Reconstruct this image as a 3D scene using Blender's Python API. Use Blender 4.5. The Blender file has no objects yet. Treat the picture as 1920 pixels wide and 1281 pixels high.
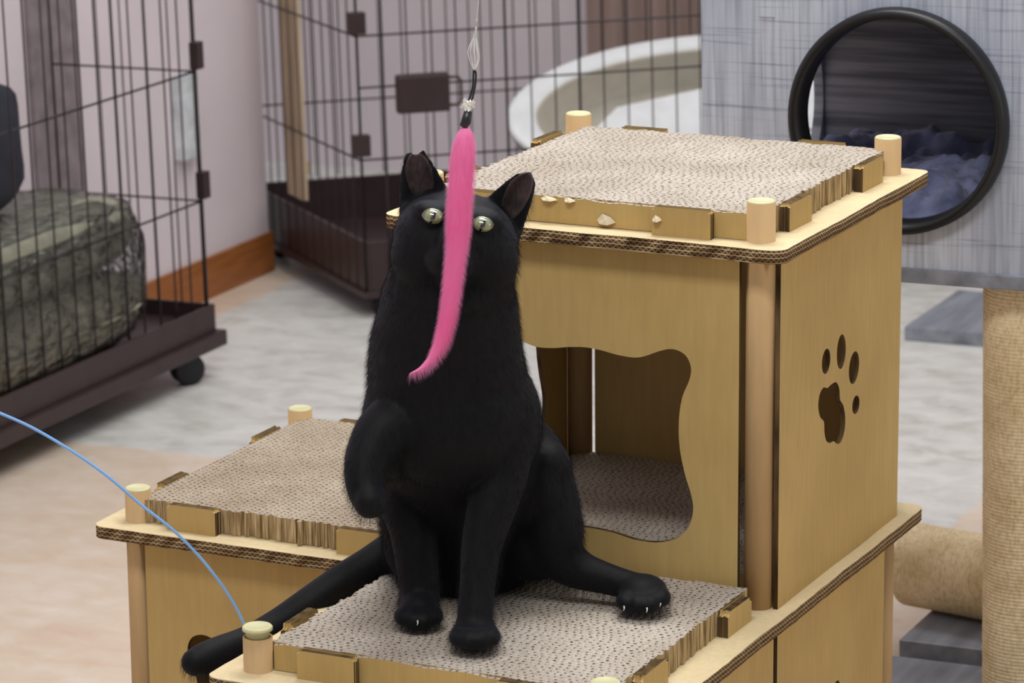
import bpy, bmesh, math, random
import numpy as np
from mathutils import Vector, Matrix, noise
random.seed(7)
S = bpy.context.scene
COL = S.collection

# ------------------------------------------------------------------ camera, world, lights, exposure
FPX = 6604.6
YAW, PITCH = .451, .2446
ROLL_ROOM, ROLL_CARD = -.031, -.0094          # the stack of cardboard boxes leans about one degree
CAM = Vector((1.5796, -2.9706, 1.0703))
FWD = Vector((-math.sin(YAW)*math.cos(PITCH), math.cos(YAW)*math.cos(PITCH), -math.sin(PITCH)))
def axes(ro):
    r = FWD.cross(Vector((0, 0, 1))).normalized(); u = r.cross(FWD)
    return r*math.cos(ro)+u*math.sin(ro), u*math.cos(ro)-r*math.sin(ro)
def rot3(ro):
    r, u = axes(ro)
    return Matrix((r, u, -FWD)).transposed()
cd = bpy.data.cameras.new('camera'); cam = bpy.data.objects.new('camera', cd); COL.objects.link(cam)
cam.matrix_world = Matrix.Translation(CAM) @ rot3(ROLL_ROOM).to_4x4()
cd.sensor_width = 36; cd.lens = FPX/1920*36; cd.clip_end = 50
cd.dof.use_dof = True; cd.dof.focus_distance = 3.36; cd.dof.aperture_fstop = 13
S.camera = cam
# lean of the cardboard stack (with the cat and the toy on it)
LEAN = Matrix.Translation(CAM) @ (rot3(ROLL_ROOM) @ rot3(ROLL_CARD).transposed()).to_4x4() @ Matrix.Translation(-CAM)
ID = Matrix.Identity(4)

w = bpy.data.worlds.new('room_light'); S.world = w; w.use_nodes = True
w.node_tree.nodes['Background'].inputs[0].default_value = (.93, .95, 1, 1)
w.node_tree.nodes['Background'].inputs[1].default_value = .47
def area(name, loc, sx, sy, power, color, rot=(0, 0, 0)):
    l = bpy.data.lights.new(name, 'AREA'); l.shape = 'RECTANGLE'; l.size = sx; l.size_y = sy
    l.energy = power; l.color = color
    o = bpy.data.objects.new(name, l); COL.objects.link(o); o.location = loc; o.rotation_euler = rot
    return o
area('ceiling_lamp_front', (.6, -1.3, 2.1), 1.2, .5, 30, (1, .98, .955))
area('ceiling_lamp_middle', (.2, .5, 2.1), 1.2, .5, 30, (1, .98, .955))
area('ceiling_lamp_back', (-.6, 2.2, 2.1), 1.4, .5, 20, (1, .985, .965))
area('warm_side_fill', (2.9, 0.6, .9), 1.4, 1.6, 9, (1, .86, .72), (0, math.radians(90), 0))  # added warm fill for the right-hand cardboard faces, not a window
S.view_settings.view_transform = 'Standard'; S.view_settings.look = 'None'
S.view_settings.gamma = 1; S.view_settings.exposure = 0.0
try: S.view_settings.use_curve_mapping = False
except Exception: pass

# ------------------------------------------------------------------ materials
def lin(c):
    return tuple(((v/255)/12.92 if v/255 <= .04045 else ((v/255+.055)/1.055)**2.4) for v in c)+(1,)
class NT:
    def __init__(s, name, rough=.7, spec=.3):
        s.m = bpy.data.materials.new(name); s.m.use_nodes = True; s.t = s.m.node_tree; s.p = s.t.nodes['Principled BSDF']
        s.p.inputs['Roughness'].default_value = rough; s.p.inputs['Specular IOR Level'].default_value = spec
        s._o = None
    def n(s, typ, **kw):
        x = s.t.nodes.new(typ)
        for k, v in kw.items():
            if k.startswith('i_'):
                x.inputs[int(k[2:]) if k[2:].isdigit() else k[2:]].default_value = v
            else: setattr(x, k, v)
        return x
    def l(s, a, b): s.t.links.new(a, b)
    def obj(s):
        if not s._o: s._o = s.n('ShaderNodeTexCoord').outputs['Object']
        return s._o
    def sep(s):
        x = s.n('ShaderNodeSeparateXYZ'); s.l(s.obj(), x.inputs[0]); return x.outputs
    def noise(s, scale=5, detail=3, sc=(1, 1, 1), rough=.5, dist=0):
        mp = s.n('ShaderNodeMapping'); s.l(s.obj(), mp.inputs[0]); mp.inputs['Scale'].default_value = sc
        x = s.n('ShaderNodeTexNoise'); x.inputs['Scale'].default_value = scale; x.inputs['Detail'].default_value = detail
        x.inputs['Roughness'].default_value = rough; x.inputs['Distortion'].default_value = dist
        s.l(mp.outputs[0], x.inputs['Vector']); return x.outputs['Fac']
    def ramp(s, fac, stops, interp='LINEAR'):
        r = s.n('ShaderNodeValToRGB'); r.color_ramp.interpolation = interp
        e = r.color_ramp.elements
        while len(e) < len(stops): e.new(.5)
        for k, (p, c) in enumerate(stops):
            e[k].position = p; e[k].color = lin(c) if max(c) > 1 or len(c) == 3 else c
        s.l(fac, r.inputs[0]); return r.outputs[0]
    def math(s, op, a, b=0., c=0.):
        x = s.n('ShaderNodeMath'); x.operation = op
        for i, v in enumerate((a, b, c)):
            if isinstance(v, (int, float)): x.inputs[i].default_value = v
            else: s.l(v, x.inputs[i])
        return x.outputs[0]
    def mix(s, fac, a, b, mode='MIX'):
        x = s.n('ShaderNodeMix'); x.data_type = 'RGBA'; x.blend_type = mode
        for i, v in ((0, fac), (6, a), (7, b)):
            if isinstance(v, (int, float)): x.inputs[i].default_value = v
            elif isinstance(v, tuple): x.inputs[i].default_value = v
            else: s.l(v, x.inputs[i])
        return x.outputs[2]
    def base(s, c):
        if isinstance(c, tuple): s.p.inputs['Base Color'].default_value = c
        else: s.l(c, s.p.inputs['Base Color'])
    def bump(s, h, strength=.3, dist=.001):
        b = s.n('ShaderNodeBump'); b.inputs['Strength'].default_value = strength; b.inputs['Distance'].default_value = dist
        s.l(h, b.inputs['Height']); s.l(b.outputs[0], s.p.inputs['Normal'])
def plain(name, c, rough=.6, spec=.3, var=.12, scale=30):
    m = NT(name, rough, spec); f = m.noise(scale, 3)
    c2 = tuple(v*(1-var) for v in c); c1 = tuple(min(255, v*(1+var*.5)) for v in c)
    m.base(m.ramp(f, [(.3, c2), (.7, c1)])); return m.m

def kraft(name, c, streak=(1, 1, .12)):
    m = NT(name, .75, .2)
    f = m.noise(170, 4, streak); g = m.noise(6, 3)
    a = m.ramp(f, [(.3, tuple(v*.97 for v in c)), (.7, tuple(min(255, v*1.015) for v in c))])
    b = m.ramp(g, [(.3, (235, 232, 228)), (.7, (255, 255, 255))])
    m.base(m.mix(1., a, b, 'MULTIPLY')); m.bump(f, .12, .0006); return m.m
KRAFT = kraft('kraft_card', (196, 167, 108))
KRAFT_PILLAR = kraft('kraft_tube', (190, 158, 114))
KRAFT_PLATE = kraft('kraft_board', (224, 206, 166), (1, 1, 1))
CAP = plain('pale_yellow_plastic', (208, 205, 160), .45, .4, .04)
def edge_mat():
    m = NT('corrugated_edge', .85, .1)
    x, y, z = m.sep()
    h = m.math('ADD', m.math('MULTIPLY', x, 1.0), m.math('MULTIPLY', y, 1.0))
    t = m.math('DIVIDE', z, .0047)
    wob = m.math('MULTIPLY', m.noise(14, 2), .9)
    t = m.math('ADD', t, wob)
    fr = m.math('FRACT', m.math('ADD', t, 50.))
    s = m.math('SINE', m.math('MULTIPLY', h, 2*math.pi/.0062))
    wave = m.math('ADD', m.math('MULTIPLY', s, .3), .5)
    dd = m.math('ABSOLUTE', m.math('SUBTRACT', fr, wave))
    flute = m.ramp(m.math('ADD', dd, m.math('MULTIPLY', m.math('SUBTRACT', m.noise(120, 2), .5), .35)), [(.04, (142, 116, 82)), (.24, (66, 52, 38))])
    li = m.math('LESS_THAN', m.math('ABSOLUTE', m.math('SUBTRACT', fr, .5)), .40)
    c = m.mix(li, lin((178, 150, 108)), flute)
    m.base(c); return m.m
EDGE = edge_mat()
EDGE_DARK = NT('cut_edge', .85, .1); EDGE_DARK.base(EDGE_DARK.ramp(EDGE_DARK.noise(90, 3, (1, 1, .15)), [(.35, (62, 48, 34)), (.65, (104, 84, 58))])); EDGE_DARK = EDGE_DARK.m
def pad_mats():
    out = []
    for ax in (0, 1):                       # 0: strips run along X, 1: along Y
        m = NT('scratch_top_'+('across' if ax == 0 else 'along'), .9, .1)
        x, y, z = m.sep(); 
        a, b = (x, y) if ax == 0 else (y, x)
        row = m.math('DIVIDE', b, .0066); ri = m.math('FLOOR', row); rf = m.math('FRACT', m.math('ADD', row, 100.))
        wn = m.n('ShaderNodeTexWhiteNoise'); wn.noise_dimensions = '1D'; m.l(ri, wn.inputs['W'])
        ph = m.math('ADD', m.math('DIVIDE', a, .0074), m.math('MULTIPLY', wn.outputs[0], 37.3))
        ph = m.math('ADD', ph, m.math('MULTIPLY', m.noise(60, 2), 1.1))
        sn = m.math('SINE', m.math('MULTIPLY', ph, 2*math.pi))
        tri = m.math('ABSOLUTE', m.math('SUBTRACT', rf, .5))
        hole = m.math('SUBTRACT', m.math('MULTIPLY', sn, .5), m.math('MULTIPLY', tri, 1.5))
        hole = m.math('ADD', hole, m.math('MULTIPLY', m.math('SUBTRACT', m.noise(260, 2), .5), 1.2))
        c1 = m.ramp(hole, [(.06, (208, 200, 189)), (.22, (160, 150, 140)), (.42, (72, 64, 58))] if ax == 0 else [(-.0, (196, 184, 166)), (.18, (146, 134, 118)), (.42, (78, 70, 60))])
        g = m.ramp(m.noise(500, 2), [(.3, (205, 200, 195)), (.7, (255, 255, 255))])
        g2 = m.ramp(m.noise(12, 3), [(.3, (225, 220, 214)), (.7, (255, 255, 255))])
        m.base(m.mix(1., m.mix(1., c1, g, 'MULTIPLY'), g2, 'MULTIPLY'))
        m.bump(m.math('MULTIPLY', hole, -1.), .5, .001)
        out.append(m.m)
    m = NT('scratch_side', .9, .1)
    f = m.noise(420, 3, (1, 1, .06)); g = m.noise(900, 2, (1, 1, .02))
    c = m.ramp(f, [(.3, (110, 90, 62)), (.5, (166, 142, 104)), (.68, (206, 184, 144))])
    m.base(c); out.append(m.m)
    return out
TOPX, TOPY, PSIDE = pad_mats()

# ------------------------------------------------------------------ helpers
ORG = {}
def empty(name, label, cat, o=(0, 0, 0), M=ID, group=None):
    e = bpy.data.objects.new(name, None); COL.objects.link(e); e.empty_display_size = .05
    e.matrix_world = M @ Matrix.Translation(Vector(o)); ORG[e.name] = Vector(o)
    e['label'] = label; e['category'] = cat
    if group: e['group'] = group
    return e
def link(name, me, parent=None, o=None, M=ID, mats=None, smooth=False, org=None):
    """mesh in stack/room coordinates -> object under its parent, shifted by the root's origin"""
    if parent is not None: o = ORG[parent.name]
    o = Vector(o or (0, 0, 0))
    me.transform(Matrix.Translation(-o))
    ob = bpy.data.objects.new(name, me); COL.objects.link(ob)
    ORG[ob.name] = o
    if parent is not None: ob.parent = parent
    else: ob.matrix_world = M @ Matrix.Translation(o)
    if mats:
        for m in (mats if isinstance(mats, (list, tuple)) else [mats]): me.materials.append(m)
    if smooth:
        me.polygons.foreach_set('use_smooth', [True]*len(me.polygons))
    return ob
def part(name, bm, mats, parent=None, smooth=False, **kw):
    me = bpy.data.meshes.new(name); bmesh.ops.recalc_face_normals(bm, faces=bm.faces[:]) if kw.pop('recalc', True) else None
    bm.to_mesh(me); bm.free()
    return link(name, me, parent, mats=mats, smooth=smooth, **kw)
def tag(ob, label, cat, group=None):
    ob['label'] = label; ob['category'] = cat
    if group: ob['group'] = group
    return ob
def struct(ob):
    ob['kind'] = 'structure'; return ob
def box(bm, x0, x1, y0, y1, z0, z1, mi=0, bev=0):
    vs = [bm.verts.new((x, y, z)) for x in (x0, x1) for y in (y0, y1) for z in (z0, z1)]
    fs = [bm.faces.new([vs[i] for i in q]) for q in ((0, 1, 3, 2), (4, 6, 7, 5), (0, 4, 5, 1), (2, 3, 7, 6), (0, 2, 6, 4), (1, 5, 7, 3))]
    for f in fs: f.material_index = mi
    if bev:
        es = list({e for f in fs for e in f.edges})
        bmesh.ops.bevel(bm, geom=es, offset=bev, segments=2, affect='EDGES', profile=.6)
    return fs
def obox(bm, c, ex, ey, ez, hx, hy, hz, mi=0, bev=0):
    t = bmesh.new(); box(t, -hx, hx, -hy, hy, -hz, hz, mi, bev)
    M = Matrix((Vector(ex), Vector(ey), Vector(ez))).transposed(); c = Vector(c); mp = {}
    for v in t.verts: mp[v] = bm.verts.new(c+M @ v.co)
    for f in t.faces:
        g = bm.faces.new([mp[v] for v in f.verts]); g.material_index = mi
    t.free()
def frame_of(d):
    d = Vector(d).normalized(); a = Vector((0, 0, 1)) if abs(d.z) < .9 else Vector((1, 0, 0))
    u = d.cross(a).normalized(); return u, d.cross(u)
def tube(bm, pts, rad, seg=10, cap=True, mi=0, ref=None):
    pts = [Vector(p) for p in pts]; n = len(pts)
    if isinstance(rad, (int, float)): rad = [rad]*n
    rings = []; u = None
    for i, p in enumerate(pts):
        d = (pts[min(i+1, n-1)]-pts[max(i-1, 0)]).normalized()
        if u is None: u, v = frame_of(d)
        else: u = (u-d*u.dot(d)).normalized(); v = d.cross(u)
        rings.append([bm.verts.new(p+(u*math.cos(2*math.pi*k/seg)+v*math.sin(2*math.pi*k/seg))*rad[i]) for k in range(seg)])
    for a, b in zip(rings, rings[1:]):
        for k in range(seg):
            f = bm.faces.new((a[k], a[(k+1) % seg], b[(k+1) % seg], b[k])); f.material_index = mi; f.smooth = True
    if cap:
        f = bm.faces.new(rings[0][::-1]); f.material_index = mi; f = bm.faces.new(rings[-1]); f.material_index = mi
    return rings
def lathe(bm, c, prof, seg=40, ax=(0, 0, 1), mi=0):
    """profile of (radius, height) about axis"""
    c = Vector(c); ax = Vector(ax).normalized(); u, v = frame_of(ax); rings = []
    for r, h in prof:
        rings.append([bm.verts.new(c+ax*h+(u*math.cos(2*math.pi*k/seg)+v*math.sin(2*math.pi*k/seg))*max(r, 1e-5)) for k in range(seg)])
    for a, b in zip(rings, rings[1:]):
        for k in range(seg):
            f = bm.faces.new((a[k], a[(k+1) % seg], b[(k+1) % seg], b[k])); f.material_index = mi; f.smooth = True
def ball(bm, c, r, ax=None, seg=24, mi=0):
    """ellipsoid; ax = three axis vectors"""
    n0 = len(bm.verts); r = (r, r, r) if isinstance(r, (int, float)) else r
    g = bmesh.ops.create_uvsphere(bm, u_segments=seg, v_segments=seg//2, radius=1)
    M = Matrix([Vector(a) for a in ax]).transposed() if ax else Matrix.Identity(3)
    for v in g['verts']: v.co = Vector(c)+M @ Vector((v.co.x*r[0], v.co.y*r[1], v.co.z*r[2]))
    for f in {f for v in g['verts'] for f in v.link_faces}: f.material_index = mi; f.smooth = True
def smoothpts(pts, n=40):
    """Catmull-Rom through rows of numbers"""
    P = np.array(pts, float); P = np.vstack([2*P[0]-P[1], P, 2*P[-1]-P[-2]]); out = []
    m = len(P)-3
    for i in range(n+1):
        t = i/n*m; k = min(int(t), m-1); t -= k
        a, b, c, d = P[k:k+4]
        out.append(.5*((2*b)+(-a+c)*t+(2*a-5*b+4*c-d)*t*t+(-a+3*b-3*c+d)*t**3))
    return np.array(out)
def closed_smooth(pts, n=8):
    P = np.array(pts, float); N = len(P); out = []
    for i in range(N):
        a, b, c, d = P[i-1], P[i], P[(i+1) % N], P[(i+2) % N]
        for j in range(n):
            t = j/n; out.append(.5*((2*b)+(-a+c)*t+(2*a-5*b+4*c-d)*t*t+(-a+3*b-3*c+d)*t**3))
    return [tuple(p) for p in out]
def plate_mesh(name, outer, holes, thick):
    """flat board from 2D outlines with holes, in XY, centred on z=0"""
    cu = bpy.data.curves.new(name, 'CURVE'); cu.dimensions = '2D'; cu.fill_mode = 'BOTH'; cu.extrude = thick/2
    for pl in [outer]+holes:
        sp = cu.splines.new('POLY'); sp.points.add(len(pl)-1)
        for i, p in enumerate(pl): sp.points[i].co = (p[0], p[1], 0, 1)
        sp.use_cyclic_u = True
    ob = bpy.data.objects.new(name, cu); COL.objects.link(ob)
    dg = bpy.context.evaluated_depsgraph_get(); dg.update()
    me = bpy.data.meshes.new_from_object(ob.evaluated_get(dg))
    bpy.data.objects.remove(ob); bpy.data.curves.remove(cu)
    return me
def rrect(x0, x1, y0, y1, r=.02, n=6):
    pts = []
    for cx, cy, a0 in ((x1-r, y0+r, -90), (x1-r, y1-r, 0), (x0+r, y1-r, 90), (x0+r, y0+r, 180)):
        for k in range(n+1):
            a = math.radians(a0+90*k/n); pts.append((cx+r*math.cos(a), cy+r*math.sin(a)))
    return pts
def circ(cx, cy, rx, ry=None, rot=0, n=24):
    ry = ry or rx; o = []
    for k in range(n):
        a = 2*math.pi*k/n; x, y = rx*math.cos(a), ry*math.sin(a)
        o.append((cx+x*math.cos(rot)-y*math.sin(rot), cy+x*math.sin(rot)+y*math.cos(rot)))
    return o
def board(name, outer, holes, thick, place, mats, parent):
    """place: Matrix taking the flat board to stack coordinates; slot 0 faces, slot 1 cut edge"""
    me = plate_mesh(name, outer, holes, thick)
    for p in me.polygons: p.material_index = 0 if abs(p.normal.z) > .7 else 1
    mi = [p.material_index for p in me.polygons]
    me.transform(place)
    ob = link(name, me, parent, mats=mats)
    for p, i in zip(me.polygons, mi): p.material_index = i
    return ob
def XZ(y): return Matrix(((1, 0, 0, 0), (0, 0, -1, y), (0, 1, 0, 0), (0, 0, 0, 1)))       # flat (x,y)->(x,z)
def YZ(x): return Matrix(((0, 0, 1, x), (1, 0, 0, 0), (0, 1, 0, 0), (0, 0, 0, 1)))        # flat (x,y)->(y,z)
def fur(ob, n, length, mat_slot, radius=.00022, children=0, down=(0, 0, -.3), rand=.12, normal=.5, group=None, seed=1, steps=3):
    mod = ob.modifiers.new('fur', 'PARTICLE_SYSTEM'); ps = mod.particle_system; st = ps.settings
    st.type = 'HAIR'; st.use_advanced_hair = True; st.count = n; st.hair_length = length; st.hair_step = steps
    q = length/4; st.normal_factor = normal*q; st.object_align_factor = tuple(v*q for v in down); st.factor_random = rand*q
    st.emit_from = 'FACE'; st.distribution = 'RAND'; st.use_modifier_stack = False
    st.root_radius = 1.; st.tip_radius = .15; st.radius_scale = radius; st.material = mat_slot
    st.display_step = 2; st.render_step = 2
    if children:
        st.child_type = 'SIMPLE'; st.rendered_child_count = children; st.child_percent = 1; st.child_radius = length*.6; st.roughness_1 = .0; st.child_length = 1
    ps.seed = seed
    if group: ps.vertex_group_density = group
    return mod

# ------------------------------------------------------------------ the room
ZF = -.36
def floor_mat():
    m = NT('marbled_vinyl', .38, .45)
    x, y, z = m.sep()
    n1 = m.noise(3.2, 6, (1, 1, 1), .62, .8); n2 = m.noise(16, 5, (1, 1.6, 1), .6, .5)
    # light grey squares and peach squares, with soft wandering borders
    fx = m.math('ADD', x, m.math('MULTIPLY', m.math('SUBTRACT', n1, .5), .02))
    fy = m.math('ADD', y, m.math('MULTIPLY', m.math('SUBTRACT', n2, .5), .02))
    def band(v, lo, hi): return m.math('MULTIPLY', m.math('GREATER_THAN', v, lo), m.math('LESS_THAN', v, hi))
    tx = m.math('FRACT', m.math('ADD', m.math('DIVIDE', m.math('ADD', fx, 1.49), 1.6), 10.))
    ty = m.math('FRACT', m.math('ADD', m.math('DIVIDE', m.math('SUBTRACT', fy, 1.40), 1.6), 10.))
    white = m.math('MULTIPLY', m.math('LESS_THAN', tx, .995), m.math('GREATER_THAN', ty, .02))
    wh = band(fy, 1.40, 4.9)
    wh = m.math('MULTIPLY', wh, m.math('MAXIMUM', m.math('GREATER_THAN', fx, -1.49), m.math('GREATER_THAN', fy, 2.62)))
    cut = m.math('MULTIPLY', m.math('GREATER_THAN', fx, .105), m.math('LESS_THAN', fy, 1.75))
    wh = m.math('MULTIPLY', wh, m.math('SUBTRACT', 1., cut))
    grey = m.ramp(n2, [(.25, (180, 176, 168)), (.5, (206, 205, 200)), (.75, (222, 222, 218))])
    peach = m.ramp(m.math('ADD', m.math('MULTIPLY', n1, .6), m.math('MULTIPLY', n2, .4)), [(.3, (202, 176, 152)), (.5, (214, 197, 179)), (.68, (224, 214, 202))])
    m.base(m.mix(wh, peach, grey)); return m.m
bm = bmesh.new(); box(bm, -4, 4.2, -4, 5, ZF-.05, ZF); struct(part('floor', bm, floor_mat()))
def wall_mat(name, c):
    m = NT(name, .85, .15); f = m.noise(140, 4)
    m.base(m.ramp(m.noise(6, 3), [(.3, tuple(v*.97 for v in c)), (.7, c)])); m.bump(f, .35, .002); return m.m
WALL = wall_mat('embossed_wallpaper', (222, 210, 215))
bm = bmesh.new(); box(bm, -1.72, -1.575, -4, 2.533, ZF, 2.3); struct(part('wall_left', bm, WALL))
bm = bmesh.new(); box(bm, -4, 4.2, 3.45, 3.6, ZF, 2.3); struct(part('wall_back', bm, wall_mat('back_wallpaper', (214, 202, 206))))
WOODB = NT('brown_skirting', .4, .4)
WOODB.base(WOODB.ramp(WOODB.noise(30, 4, (.3, .3, 4)), [(.3, (138, 82, 40)), (.7, (166, 104, 56))]))
bm = bmesh.new(); box(bm, -1.575, -1.566, -4, 2.536, ZF, ZF+.074, bev=.002); struct(part('baseboard_left', bm, WOODB.m))
bm = bmesh.new(); box(bm, -1.45, 4.2, 3.441, 3.45, ZF, ZF+.074); struct(part('baseboard_back', bm, WOODB.m))
bm = bmesh.new(); box(bm, -1.29, -.40, 3.41, 3.45, ZF, 1.7, bev=.004); box(bm, -1.32, -1.29, 3.405, 3.45, ZF, 1.73)
dm = NT('brown_door_wood', .5, .3); dm.base(dm.ramp(dm.noise(18, 4, (3, 1, .2)), [(.3, (136, 114, 106)), (.7, (158, 134, 126))]))
struct(part('door_1', bm, dm.m))
bm = bmesh.new(); box(bm, -1.575, -1.566, 1.775, 1.912, ZF+.08, 1.0); struct(part('wall_strip_1', bm, plain('strip_grey', (140, 128, 132), .7)))  # flat upright strip, darker than the wallpaper around it
bm = bmesh.new(); box(bm, -1.575, -1.553, 2.215, 2.275, -.095, .055, bev=.004); box(bm, -1.553, -1.551, 2.240, 2.243, -.09, .05)
wp = part('wall_plate', bm, plain('white_plastic', (214, 218, 222), .4)); tag(wp, 'white plastic cover plate on the pink wall behind the left cage', 'wall plate')
# ------------------------------------------------------------------ cardboard cat tower
H = .36; A = .036; P = .348; W = .42; TR = .0137; PT = .013
tower = empty('cardboard_cat_tower', 'tan cardboard cat tower of joined boxes under the black cat', 'cat tower', (0.2, 0, ZF), LEAN)
def pillar(x, y, z0, z1, capz=None, name='pillar'):
    bm = bmesh.new(); seg = 32
    lathe(bm, (x, y, 0), [(TR-.0022, z1-.03), (TR-.0022, z1), (TR, z1), (TR, z0), (TR-.002, z0)], seg)
    o = part(name, bm, KRAFT_PILLAR, tower)
    if capz is not None:
        bm = bmesh.new(); r = TR-.0002 if capz <= z1+.003 else TR+.0003
        prof = [(TR-.0028, z1-.02), (TR-.0028, capz-.004), (r, capz-.004), (r, capz-.0012), (r-.0012, capz), (r*.8, capz), (r*.74, capz-.0006), (0, capz-.0006)]
        lathe(bm, (x, y, 0), prof, seg); part('cap', bm, CAP, o)
    return o
def cloud(cx, cz):
    r = [(0, .243), (.018, .2415), (.033, .239), (.05, .238), (.062, .2405), (.077, .247), (.091, .2505), (.104, .246), (.110, .234), (.108, .221), (.101, .204), (.0975, .18),
         (.0985, .154), (.104, .128), (.111, .107), (.1125, .091), (.107, .074), (.094, .062), (.074, .056), (.051, .056), (.029, .060), (0, .062)]
    pts = r+[(-x, z) for x, z in r[-2:0:-1]]
    return closed_smooth([(cx+x, cz+z) for x, z in pts], 3)
def paw(cy, cz):
    """paw print cut-out in (y, z)"""
    hs = [circ(cy+.157, cz+.217, .0115, .0125, -.1), circ(cy+.199, cz+.217, .0125, .0175, .0), circ(cy+.236, cz+.192, .0145, .0165, -.3), circ(cy+.243, cz+.152, .0105, .0095, -.2)]
    pad = [(.137, .176), (.140, .187), (.150, .192), (.162, .189), (.172, .190), (.186, .189), (.195, .180), (.198, .168), (.207, .160), (.213, .146), (.211, .132), (.201, .124), (.190, .125),
           (.181, .130), (.170, .131), (.160, .136), (.155, .146), (.153, .157), (.143, .164)]
    return hs+[closed_smooth([(cy+y, cz+z) for y, z in pad], 4)]
def module(x0, y0, z0, lh=None, front=True, right=True, left=True, back=True, rlen=None, zt=None):
    """four panels of one box; x0,y0 = board corner, panels stand on z0"""
    z1 = z0+H-PT
    rect = lambda a, b: [(a, z0), (b, z0), (b, z1), (a, z1)]
    if front: board('front_panel', rect(x0+.052, x0+.369), [cloud(x0+.21, z0)], .005, XZ(y0+.0225), [KRAFT, EDGE_DARK], tower)
    if back: board('back_panel', rect(x0+.0515, x0+.364), [], .005, XZ(y0+.392), [KRAFT, EDGE_DARK], tower)
    if left: board('side_panel', rect(y0+.0447, y0+.3753), ([circ(y0+.24, z0+.19, .006, .012)] if lh else [cloud(y0+.21, z0)]), .005, YZ(x0+.0225), [KRAFT, EDGE_DARK], tower)
    if right: board('side_panel', rect(y0+(.034), y0+(rlen or .372)), paw(y0, z0), .005, YZ(x0+.4025), [KRAFT, EDGE_DARK], tower)
# shelf boards
def shelf(name, pl, z, warp=1., seed=0.):
    bm = bmesh.new()
    n = len(pl)
    # dense triangulated lid so the card can sag and curl slightly
    me = plate_mesh(name, pl, [], PT)
    for p in me.polygons: p.material_index = 0 if abs(p.normal.z) > .7 else 1
    mi = [p.material_index for p in me.polygons]
    bm.from_mesh(me)
    bmesh.ops.remove_doubles(bm, verts=bm.verts[:], dist=1e-5)
    bm.verts.ensure_lookup_table()
    for v in bm.verts:
        q = noise.noise(Vector((v.co.x*9+seed, v.co.y*9, 0)))
        v.co.z += .0012*q*warp
        e = noise.noise(Vector((v.co.x*60, v.co.y*60, seed)))
        v.co.x += .0009*e; v.co.y += .0009*noise.noise(Vector((v.co.y*55, v.co.x*55, 3+seed)))
        v.co.z += z-PT/2
    bm.to_mesh(me); bm.free()
    ob = link(name, me, tower, mats=[KRAFT_PLATE, EDGE])
    for p in me.polygons: p.material_index = 0 if abs(p.normal.z) > .7 else 1
    return ob
def subdiv_outline(pl, step=.012):
    o = []
    for i, p in enumerate(pl):
        q = pl[(i+1) % len(pl)]; d = math.dist(p, q); k = max(1, int(d/step))
        for j in range(k): o.append((p[0]+(q[0]-p[0])*j/k, p[1]+(q[1]-p[1])*j/k))
    return o
shelf('top_board', subdiv_outline(rrect(0, W, 0, W, .016)), H, 1, 1)
shelf('shelf_board', subdiv_outline(rrect(0, W, -.36, W, .014)), 0, 1, 5)
shelf('shelf_board', subdiv_outline(rrect(-.348, -.002, 0, W, .014)), 0, 1, 9)
# panels: upper storey, then the three boxes below
module(0, 0, 0)
module(0, 0, -H, front=False, rlen=.336)
module(-P, 0, -H, lh=1, right=False)
module(0, -P, -H, back=False)
# pillars
for x, y in ((A, A), (W-A, A), (A, W-A), (W-A, W-A)): pillar(x, y, 0, H+.0375, H+.039)
for x, y, top in ((A, A, 0), (W-A, A, 0), (A, W-A, 0), (W-A, W-A, 0)): pillar(x, y, -H, -PT)
pillar(A, -.322, -H, .032, .0425); pillar(W-A, -.322, -H, .038, .0395)
pillar(A-P, A, -H, .035, .0365); pillar(A-P, W-A, -H, .035, .0365)
# layered tabs holding the scratching pads
def tabblock(cx, cy, L, horiz, z, torn=0, seed=0):
    """short upright stack of four card layers; horiz: long side along X"""
    rnd = random.Random(seed); bm = bmesh.new(); n = 4; t = .0026
    for k in range(n):
        o = (k-n/2+.5)*t; hgt = .0275+rnd.uniform(-.0008, .0006); l = L/2+rnd.uniform(-.0006, .0006)
        a, b = ((cx-l, cx+l, cy+o-t/2+.0001, cy+o+t/2-.0001) if horiz else (cx+o-t/2+.0001, cx+o+t/2-.0001, cy-l, cy+l)), None
        fs = box(bm, *a, z-.001, z+hgt, 0)
        for f in fs:
            nn = f.normal if f.normal.length else (f.normal_update() or f.normal)
        bm.normal_update()
        for f in fs:
            d = f.normal
            big = abs(d.y) > .7 if horiz else abs(d.x) > .7
            f.material_index = 0 if big else 1
        vert = sorted({v for f in fs for v in f.verts}, key=lambda v: -v.co.z)[:4]
        if torn:
            for v in vert: v.co.z -= rnd.uniform(0, .006)*torn
    # round the upper corners
    es = [e for e in bm.edges if abs(e.verts[0].co.z-e.verts[1].co.z) < .004 and min(e.verts[0].co.z, e.verts[1].co.z) > z+.015
          and abs((e.verts[0].co-e.verts[1].co)[1 if horiz else 0]) > .001 and abs((e.verts[0].co-e.verts[1].co)[0 if horiz else 1]) < .001]
    if es: bmesh.ops.bevel(bm, geom=es, offset=.003+.005*torn, segments=3, affect='EDGES')
    part('tab', bm, [KRAFT, EDGE_DARK], tower)
ti = 0
for (ox, oy, oz, sides) in ((0, 0, H, 'FRBL'), (0, -P, 0, 'FRL'), (-P, 0, 0, 'FBL')):
    for s in sides:
        for c in (.110, .310):
            ti += 1; tn = {(0, 'L'): .4, }.get((oz, s), 0)
            if s == 'F': tabblock(ox+c, oy+.0235, .059, True, oz, 0, ti)
            if s == 'B': tabblock(ox+c, oy+.390, .056, True, oz, .2, ti)
            if s == 'R': tabblock(ox+.390, oy+c, .058, False, oz, 0 if oz else .35, ti)
            if s == 'L': tabblock(ox+.034, oy+c, .058, False, oz, tn, ti)
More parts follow.
